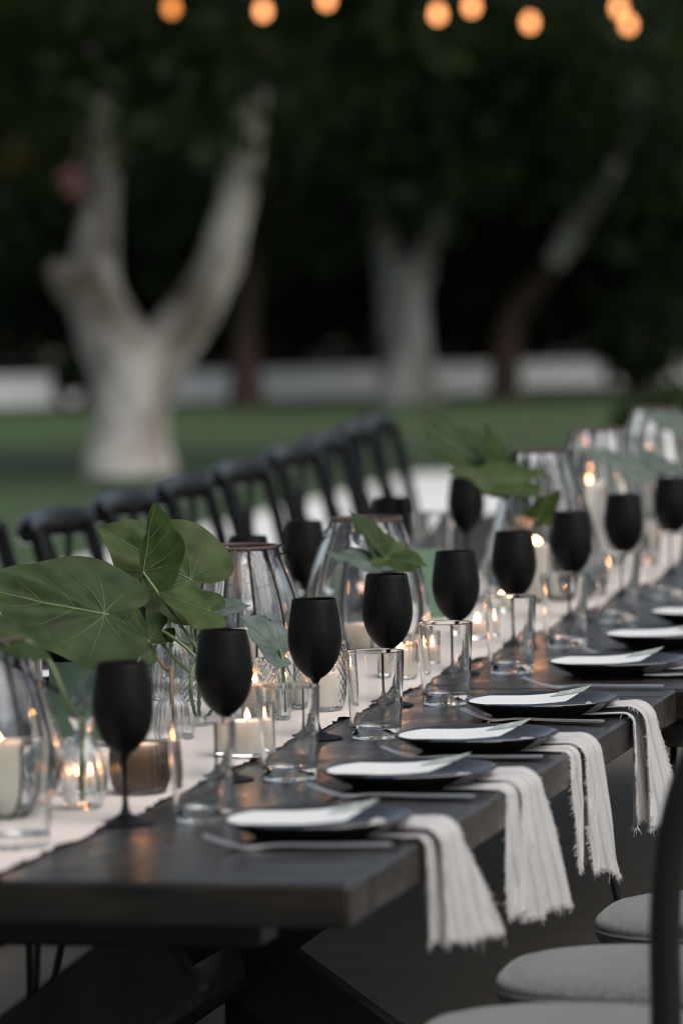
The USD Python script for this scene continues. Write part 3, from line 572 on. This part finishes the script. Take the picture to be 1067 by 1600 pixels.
votive_with('ribbed amber brown candle holder behind the nearest wine glass', 'lit candle inside the ribbed amber holder', -.548, .935, spline([(.037, 0), (.043, .015), (.0465, .04), (.0455, .062), (.043, .077)], 16), 'smoke_glass', ribs(28, .035), .034, .066, n=252)
votive_with('faceted clear candle holder between the second and third wine glasses', 'lit cream candle inside the faceted holder', -.507, 1.43, cup(.034, .0385, .088), 'cut_glass', lambda T, r, z: 1 + .02 * np.cos(8 * T) * (z < .03), .031, .052, n=128)
votive_with('diamond cut candle holder behind the third wine glass', 'candle inside the diamond cut holder behind the third wine glass', -.565, 2.17, spline([(.038, 0), (.045, .02), (.047, .06), (.0465, .09), (.045, .115)], 22), 'cut_glass', diamonds(22, .022, 190), .036, .060, n=220)
votive_with('diamond cut candle holder half hidden by its twin, nearer the runner middle', 'candle inside the half hidden diamond cut holder', -.655, 2.055, spline([(.034, 0), (.041, .02), (.043, .05), (.0425, .08), (.041, .10)], 20), 'cut_glass', diamonds(20, .022, 190), .033, .050, n=200)
votive_with('crackled clear candle holder left of the nearest wine stem', 'candle inside the crackled holder', -.637, .912, cup(.027, .0295, .085), 'cut_glass', diamonds(16, .03, 260), .022, .02, n=180)
votive_with('ribbed clear candle holder behind the fourth tumbler', 'lit candle in the ribbed clear holder', -.552, 2.75, cup(.033, .036, .066), 'cut_glass', ribs(24, .02), .030, .048, n=168)
fv = [((783, 925), .815, 'behind the sixth tumbler'), ((812, 820), .84, 'beside the first tall lantern'), ((862, 752), .85, 'above the sixth wine glass'), ((936, 878), .82, 'right of the seventh wine glass'), ((1008, 836), .82, 'right of the eighth wine glass'), ((660, 1000), .815, 'behind the fifth tumbler'), ((745, 960), .815, 'behind the fifth wine glass')]
for i, ((u, v), zf, lb) in enumerate(fv):
    p = atz(u, v, zf); h = zf - .016 - ZR - .0072
    votive_with('small clear votive cup ' + lb, 'small lit votive candle ' + lb, p[0], p[1], cup(.028, .032, max(.06, h + .02)), 'cut_glass', ribs(20, .015) if i % 2 else None, .025, h, n=120)

def vase(label, u, v, prof, mod, n=120, z=ZR, rz=0):
    p = atz(u, v, z); glass_cup('bud_vase', label, (p[0], p[1], z), spline(prof, 26), .0028, 'cut_glass', mod, n, 'small glass bud vases', rz); return V(p[0], p[1], z)
tw = lambda k, a, t_: (lambda T, r, z: 1 + a * np.cos(k * T + t_ * z) * np.clip((.095 - z) / .02, 0, 1))
v0 = vase('small cut crystal bud vase in front of the green card', 132, 1262, [(.024, 0), (.029, .01), (.0345, .04), (.0335, .062), (.024, .088), (.014, .104), (.0125, .115), (.016, .126), (.0215, .135)], tw(12, .05, 40))
v1 = vase('tall fluted glass bottle vase before the caged lantern', 270, 1092, [(.031, 0), (.036, .008), (.036, .045), (.030, .085), (.020, .115), (.014, .135), (.0135, .150), (.0165, .158), (.0215, .163)], tw(20, .035, 0), 160)
v2 = vase('embossed glass bottle vase behind the second wine glass', 312, 1140, [(.032, 0), (.036, .006), (.0365, .07), (.034, .082), (.020, .092), (.013, .102), (.0125, .118), (.0155, .126)], diamonds(18, .02, 240), 180)
v3 = vase('low fluted bottle vase right of the nearest wine glass', 270, 1160, [(.025, 0), (.0275, .005), (.0275, .055), (.025, .066), (.016, .074), (.0135, .082), (.0135, .100), (.0165, .108)], tw(18, .03, 0), 150)
v4 = vase('slender crystal bud vase in front of the caged lantern candle', 441, 1126, [(.017, 0), (.0215, .008), (.0245, .035), (.022, .062), (.014, .088), (.0105, .100), (.012, .112), (.0165, .121)], tw(10, .05, 30))
v5 = vase('slender bud vase behind the fourth wine glass', 612, 1030, [(.018, 0), (.0225, .008), (.0245, .035), (.022, .065), (.013, .09), (.011, .10), (.0125, .115), (.017, .124)], tw(10, .05, 30))
v6 = vase('bud vase hidden behind the nearest wine glass', 190, 1165, [(.022, 0), (.0275, .008), (.0295, .035), (.026, .065), (.015, .09), (.012, .10), (.0135, .115), (.018, .124)], tw(10, .05, 0))
v7 = vase('bud vase behind the sixth wine glass', 770.3, 928.0, [(.022, 0), (.0275, .008), (.0295, .035), (.026, .065), (.015, .09), (.012, .10), (.0135, .115), (.018, .124)], tw(10, .05, 0))
v8 = vase('bud vase under the pale leaf at the right', 972.6, 867.1, [(.022, 0), (.0275, .008), (.0295, .035), (.026, .065), (.015, .09), (.012, .10), (.0135, .115), (.018, .124)], tw(10, .05, 0))

v9 = vase('bud vase beside the farthest tall lantern at the right edge', 1060, 838, [(.022, 0), (.0275, .008), (.0295, .035), (.026, .065), (.015, .09), (.012, .10), (.0135, .115), (.018, .124)], tw(10, .05, 0))

# ------------------------------------------------------------------ leaves
OUT = spline([(-.07, 0), (-.20, .14), (-.31, .36), (-.29, .64), (-.13, .90), (.12, 1.0), (.36, .90), (.58, .66), (.78, .37), (.92, .13), (1.0, 0)], 46)
def leaf(label, J, T, Wpx, Z, dT=0., dW=0., vase_at=None, mid=None, m='philodendron', cup_=.10, droop=.06, fold=.10, wave=.034, lobes=0, stem='leaf_stem', sr=.0028, seed=0, neck=.12):
    Jp = atd(*J, Z); L = atd(*T, Z + dT) - Jp; Wv = atd(J[0] + Wpx[0], J[1] + Wpx[1], Z + dW) - Jp
    base = vase_at if vase_at is not None else Jp - V(0, 0, .2)
    t = thing('philodendron_leaf', label, 'leaf', base, 0, 'broad green leaves in the bud vases')
    n = np.cross(L, Wv); n /= np.linalg.norm(n); S = np.linalg.norm(L)
    if n @ (EYE - Jp) < 0: n = -n
    o = np.vstack([OUT, OUT[-2:0:-1] * V(1, -1)]); k = len(o); g = np.random.default_rng(seed + 500)
    if lobes:                                                  # cuts between the side veins
        ang = np.arctan2(o[:, 1], o[:, 0]); cut = np.ones(k)
        for a_ in np.linspace(.45, 2.3, lobes):
            for s_ in (1, -1): cut -= .52 * np.exp(-((ang - s_ * a_) / .055) ** 2)
        o = o * cut[:, None]
    R = np.linspace(0, 1, 15)[1:]
    q = R[:, None, None] * o[None]
    def surf(xy):
        x, y = xy[..., 0], xy[..., 1]; rr = np.hypot(x, y)
        h = cup_ * (y ** 2) - droop * np.maximum(x, 0) ** 2 * 1.2 - fold * np.sqrt(y * y + .002) + wave * rr * np.sin(7 * np.arctan2(y, x) + seed) + .045 * (meshkit.fbm(np.stack([x * 3.4, y * 3.4, 0 * x + seed], -1), 2) - .5)
        return Jp - base + x[..., None] * L + y[..., None] * Wv - (h * S)[..., None] * n
    P = surf(q); th = .0007
    c = surf(np.zeros(2)); v = np.vstack([c, P.reshape(-1, 3)]); f = []
    for j in range(k): f.append([0, 1 + j, 1 + (j + 1) % k])
    for i in range(len(R) - 1):
        a = 1 + i * k + np.arange(k); b_ = 1 + i * k + (np.arange(k) + 1) % k; f += np.stack([a, a + k, b_ + k], -1).tolist() + np.stack([a, b_ + k, b_], -1).tolist()
    sh = trimesh.Trimesh(v, np.array(f), process=False); N = sh.vertex_normals; nv = len(v); f = np.array(f)
    rim = 1 + (len(R) - 1) * k + np.arange(k); nx = np.roll(rim, -1)
    full = trimesh.Trimesh(np.vstack([v + N * th / 2, v - N * th / 2]), np.vstack([f, f[:, ::-1] + nv, np.stack([rim, rim + nv, nx + nv], -1), np.stack([rim, nx + nv, nx], -1)]), process=False)
    bl = obj('blade', full, m, t, smooth=50)
    def vein(pts, r0, r1):
        p = surf(np.array(pts)) + n * .0007; return tube(p, np.linspace(r0, r1, len(p)) * S / .25, 5)
    obj('midrib', vein(np.c_[np.linspace(-.03, .95, 16), np.zeros(16)], .0021, .0006), 'leaf_vein', bl, smooth=True)
    for s_ in (1, -1):
        for x0, xe, ye in ((0, -.18, .55), (0, .08, .84), (0, .32, .80), (.22, .56, .56), (.46, .74, .34)):
            tt = np.linspace(0, 1, 10); b1 = np.c_[x0 + (xe - x0) * tt ** 1.1, s_ * ye * tt ** .85 * .93]; obj('side_vein', vein(b1, .0012 if x0 == 0 else .0008, .0004), 'leaf_vein_faint', bl, smooth=True)
    j = Jp - base
    if vase_at is not None:
        mids = [atd(*q_, Z) - base for q_ in (mid or [])]
        top = [(0.004 * math.cos(seed), .004 * math.sin(seed), .012), (0, 0, neck)]
        pts = spline(top + mids + [j], 26)
    else: pts = spline([(0, 0, 0), tuple(j * .5 + V(.01, 0, 0)), tuple(j)], 12)
    obj('stem', tube(pts, np.linspace(sr * 1.2, sr, len(pts)), 8), stem, t, smooth=True)
    return t
ZA = 8.15
leaf('broad dark heart shaped leaf, largest, tipped to the left edge', (163, 960), (-50, 921), (6, -84), ZA, -.05, .07, v6, [(168, 1035)], 'philodendron', cup_=.05, fold=.03, seed=1, sr=.0034)
leaf('veined leaf standing behind the folded leaf, right lobe rounded', (297, 905), (150, 826), (40, -66), 8.55, .03, .06, v2, [(300, 985)], 'philodendron_light', cup_=.05, fold=.06, seed=2)
leaf('dark folded leaf pointing straight up beside the veined leaf', (222, 893), (234, 784), (36, -6), 8.42, .02, .10, v2, [(240, 985), (285, 1040)], 'philodendron', cup_=.02, fold=.30, seed=3)
leaf('drooping leaf with browned edge over the second wine glass', (326, 954), (242, 934), (-2, -32), 8.45, -.06, .05, v2, [(334, 990)], 'philodendron_light', cup_=.10, fold=.10, seed=4)
leaf('small pale leaf seen edge on before the lantern', (334, 948), (392, 952), (4, -16), 8.6, .0, .05, v1, [(318, 985)], 'philodendron_pale', seed=5)
leaf('dark slotted leaf on a brown stem below the veined leaf', (232, 1002), (152, 948), (30, -36), 8.38, 0, .05, v3, [(246, 1028)], 'philodendron', lobes=4, stem='brown_stem', seed=6)
leaf('curled small leaf in the slender crystal vase', (437, 1017), (372, 966), (16, -22), 8.5, .0, .06, v4, [], 'philodendron_pale', fold=.25, cup_=.2, seed=7)
leaf('pale leaf at the left behind the green card', (112, 1004), (18, 1020), (2, -22), 8.9, 0, .05, v6, [(150, 1060)], 'philodendron_pale', seed=8)
leaf('small blurred leaf in the front crystal vase', (131, 1094), (156, 1050), (-14, -9), 7.25, 0, .04, v0, [], 'philodendron_pale', fold=.2, seed=9, neck=.13)
leaf('dark leaf on the arching stem at the left edge', (42, 1002), (-70, 968), (0, -30), 7.15, -.03, .05, v0, [(105, 1100), (80, 1040)], 'philodendron', seed=10, neck=.13, sr=.0034)
leaf('bluish narrow leaf above the fourth wine glass, pointing left', (602, 882), (506, 872), (8, -16), 9.5, 0, .05, v5, [(606, 930)], 'philodendron_pale', fold=.14, seed=11)
leaf('slim leaf rising above the second caged lantern', (604, 872), (538, 802), (16, -14), 9.55, .02, .05, v5, [(610, 930)], 'philodendron', fold=.2, seed=12)
leaf('yellowish leaf arching right above the fourth wine glass', (604, 872), (668, 888), (8, -24), 9.5, -.02, .04, v5, [(609, 925)], 'philodendron_light', fold=.14, seed=13)
leaf('large blurred dark leaf over the far chairs', (768, 735), (632, 648), (24, -30), 11.0, .03, .10, v7, [(800, 810)], 'philodendron', seed=14, sr=.004)
leaf('blurred light green leaf before the first tall lantern', (812, 752), (700, 744), (3, -26), 10.9, -.02, .07, v7, [(815, 815)], 'philodendron_light', seed=15)
leaf('blurred slim upright leaf beside the large dark leaf', (775, 735), (752, 660), (16, -4), 11.0, 0, .04, v7, [(800, 800)], 'philodendron_light', fold=.2, seed=16)
leaf('small blurred leaf right of the first tall lantern', (842, 806), (880, 768), (-14, -14), 10.9, 0, .04, v7, [(828, 850)], 'philodendron_light', seed=17)
leaf('pale bluish leaf crossing the tall lit lantern', (1012, 736), (890, 706), (6, -16), 11.9, -.02, .06, v8, [(1024, 790)], 'philodendron_pale', seed=18)
leaf('dark bluish leaf over the last wine glass', (1036, 738), (990, 698), (26, -8), 11.95, 0, .05, v8, [(1026, 790)], 'philodendron_pale', seed=19)
leaf('pale leaf above the farthest lantern at the right edge', (1066, 664), (998, 652), (0, -18), 13.0, 0, .05, v9, [], 'philodendron_pale', seed=20)

# green cards
def tent(label, u, v, w, h, rz):
    p = atz(u, v, ZR); t = thing('green_card', label, 'card', (p[0], p[1], ZR), rz, 'plain green standing cards')
    for s, nm in ((-1, 'front_panel'), (1, 'back_panel')):
        obj(nm, bar((0, s * .032, 0), (0, s * .0007, h), w, .0009, .0001, (0, 1, .2)), 'green_card', t)
tent('plain green folded card standing behind the front crystal vase', 122, 1155, .092, .130, .235); tent('plain green folded card standing between the fourth and fifth wine glasses', 668, 965, .075, .150, .235)

# ------------------------------------------------------------------ chairs across the table (black cross back chairs, facing +x)
def cross_chair(label, loc, rz):
    t = thing('cross_back_chair', label, 'chair', loc, rz, 'black cross back chairs along the far side')
    H = .955
    pts = [(.5 * .42 * c, .42 * .5 * s) for c, s in []]
    seat = box((-.20, -.205, .44), (.22, .205, .47), .008); obj('seat', seat, 'black_paint', t)
    for s in (-1, 1):
        obj('front_leg', tube([(.19, s * .18, .44), (.20, s * .19, 0)], [.019, .014], 10), 'black_paint', t, smooth=40)
        obj('back_post', tube(spline([(-.215, s * .19, 0), (-.195, s * .19, .44), (-.235, s * .195, .72), (-.285, s * .188, H - .03)], 16), [.020] * 16, 10), 'black_paint', t, smooth=40)
        y = s * .17; obj('cross_slat', tube(spline([(-.200, -y, .48), (-.255, -y * .3, .68), (-.29, y * .35, .84), (-.300, y * .55, H - .05)], 14), .021, 8, flat=.5), 'black_paint', t, smooth=40)
        obj('stretcher', tube([(.195, s * .185, .2), (-.203, s * .19, .24)], .009, 8), 'black_paint', t, smooth=40)
    obj('stretcher', tube([(.196, -.185, .26), (.196, .185, .26)], .009, 8), 'black_paint', t, smooth=40)
    a = np.linspace(-1, 1, 22); q = np.c_[-.292 - .045 * (1 - a ** 2), a * .235, H - .034 + .010 * (1 - a ** 2)]
    m = tube(q, .039 * (1 - .35 * np.abs(a) ** 6), 12, flat=.8); obj('top_rail', m, 'black_paint', t, smooth=50)
    return t
cy = [4.32, 4.97, 5.58, 6.16, 6.75, 7.50, 8.05, 8.62, 9.08]
cl = ['black cross back chair cut by the left edge, mostly hidden by leaves', 'black cross back chair leftmost in full view, its rail glinting', 'black cross back chair behind the upright leaves', 'black cross back chair behind the caged lantern handle', 'black cross back chair whose rail shows a white glint above the first lantern', 'black cross back chair above the second caged lantern, after a wider gap', 'black cross back chair three from the far end of its row', 'black cross back chair two from the far end, beside the dark leaf', 'farthest black cross back chair, behind the large dark leaf']
cch = None
for i, (y, l) in enumerate(zip(cy, cl)):
    loc = (-1.95 + .29 - .035 * max(i - 4, 0), y + .21, 0); rz = rl.uniform(-.05, .05)
    if cch is None: cch = cross_chair(l, loc, rz)
    else: dup(cch, 'cross_back_chair', l, loc, rz, (1, 1, .965 + .008 * i))

# ------------------------------------------------------------------ chairs on the near side (black metal, round grey cushion, facing -x)
def cushion_mesh():
    n = 64; th = np.linspace(0, 2 * np.pi, n, endpoint=False); c, s = np.cos(th), np.sin(th); e = 2.6
    rr = 1 / (np.abs(c) ** e + np.abs(s) ** e) ** (1 / e)
    prof = [(0, .0), (.5, .0), (.88, .002), (.97, .010), (1.0, .022), (.985, .030), (1.0, .037), (.985, .046), (.93, .056), (.80, .063), (.55, .068), (.25, .070), (0, .070)]
    rows = [np.c_[k * .212 * rr * c, k * .208 * rr * s, np.full(n, z)] for k, z in prof]; v = np.vstack(rows); f = []
    v[:, 2] += .004 * (meshkit.fbm(v * 14, 3, 4) - .5) * (v[:, 2] > .03)
    for i in range(len(prof) - 1):
        a = i * n + np.arange(n); b_ = i * n + (np.arange(n) + 1) % n; f += np.stack([a, b_, b_ + n], -1).tolist() + np.stack([a, b_ + n, a + n], -1).tolist()
    m = trimesh.Trimesh(v, np.array(f), process=False); m.merge_vertices(digits_vertex=7); m.update_faces(m.nondegenerate_faces()); m.fix_normals(); return m, np.c_[.2105 * rr * c, .2065 * rr * s, np.full(n, .030)]
def near_chair(label, loc, rz):
    t = thing('cushioned_chair', label, 'chair', loc, rz, 'black metal chairs with grey cushions'); m, pip = cushion_mesh()
    m.vertices += V(0, 0, .445); pip = pip + V(0, 0, .445)
    cu = obj('seat_cushion', m, 'cushion_fabric', t, smooth=60); obj('piping', tube(pip, .0032, 6, closed=True), 'cushion_fabric', cu, smooth=True)
    obj('seat_frame', box((-.185, -.185, .418), (.185, .185, .443), .006), 'black_iron', t)
    for s in (-1, 1):
        obj('front_leg', tube([(-.165, s * .165, .42), (-.185, s * .185, 0)], .011, 10), 'black_iron', t, smooth=40)
        obj('back_leg', tube([(.165, s * .165, .42), (.205, s * .185, 0)], .011, 10), 'black_iron', t, smooth=40)
        obj('back_post', tube(spline([(.168, s * .190, .40), (.178, s * .198, .60), (.215, s * .20, .88), (.262, s * .19, .96), (.31, s * .15, .985)], 22), [.022] * 22, 12), 'black_iron', t, smooth=40)
    for z, x in ((.66, .185), (.80, .203)): a = np.linspace(-1, 1, 14); obj('back_rail', tube(np.c_[x + .03 * (1 - a ** 2), a * .2, a * 0 + z], .009, 8), 'black_iron', t, smooth=40)
    a = np.linspace(-1, 1, 14); obj('top_rail', tube(np.c_[.31 + .02 * (1 - a ** 2), a * .15, a * 0 + .985], .0185, 10), 'black_iron', t, smooth=40)
    return t
nc = near_chair('grey cushioned chair nearest the camera, its black back post crossing the corner', (.199, .44, 0), 0)
for y, l, rz in ((1.005, 'grey cushioned chair second along the table, in full seat view', .03), (1.62, 'grey cushioned chair third along the table, below the long napkin', -.03)):
    dup(nc, 'cushioned_chair', l, (.205 if y < 1.5 else .245, y, 0), rz)
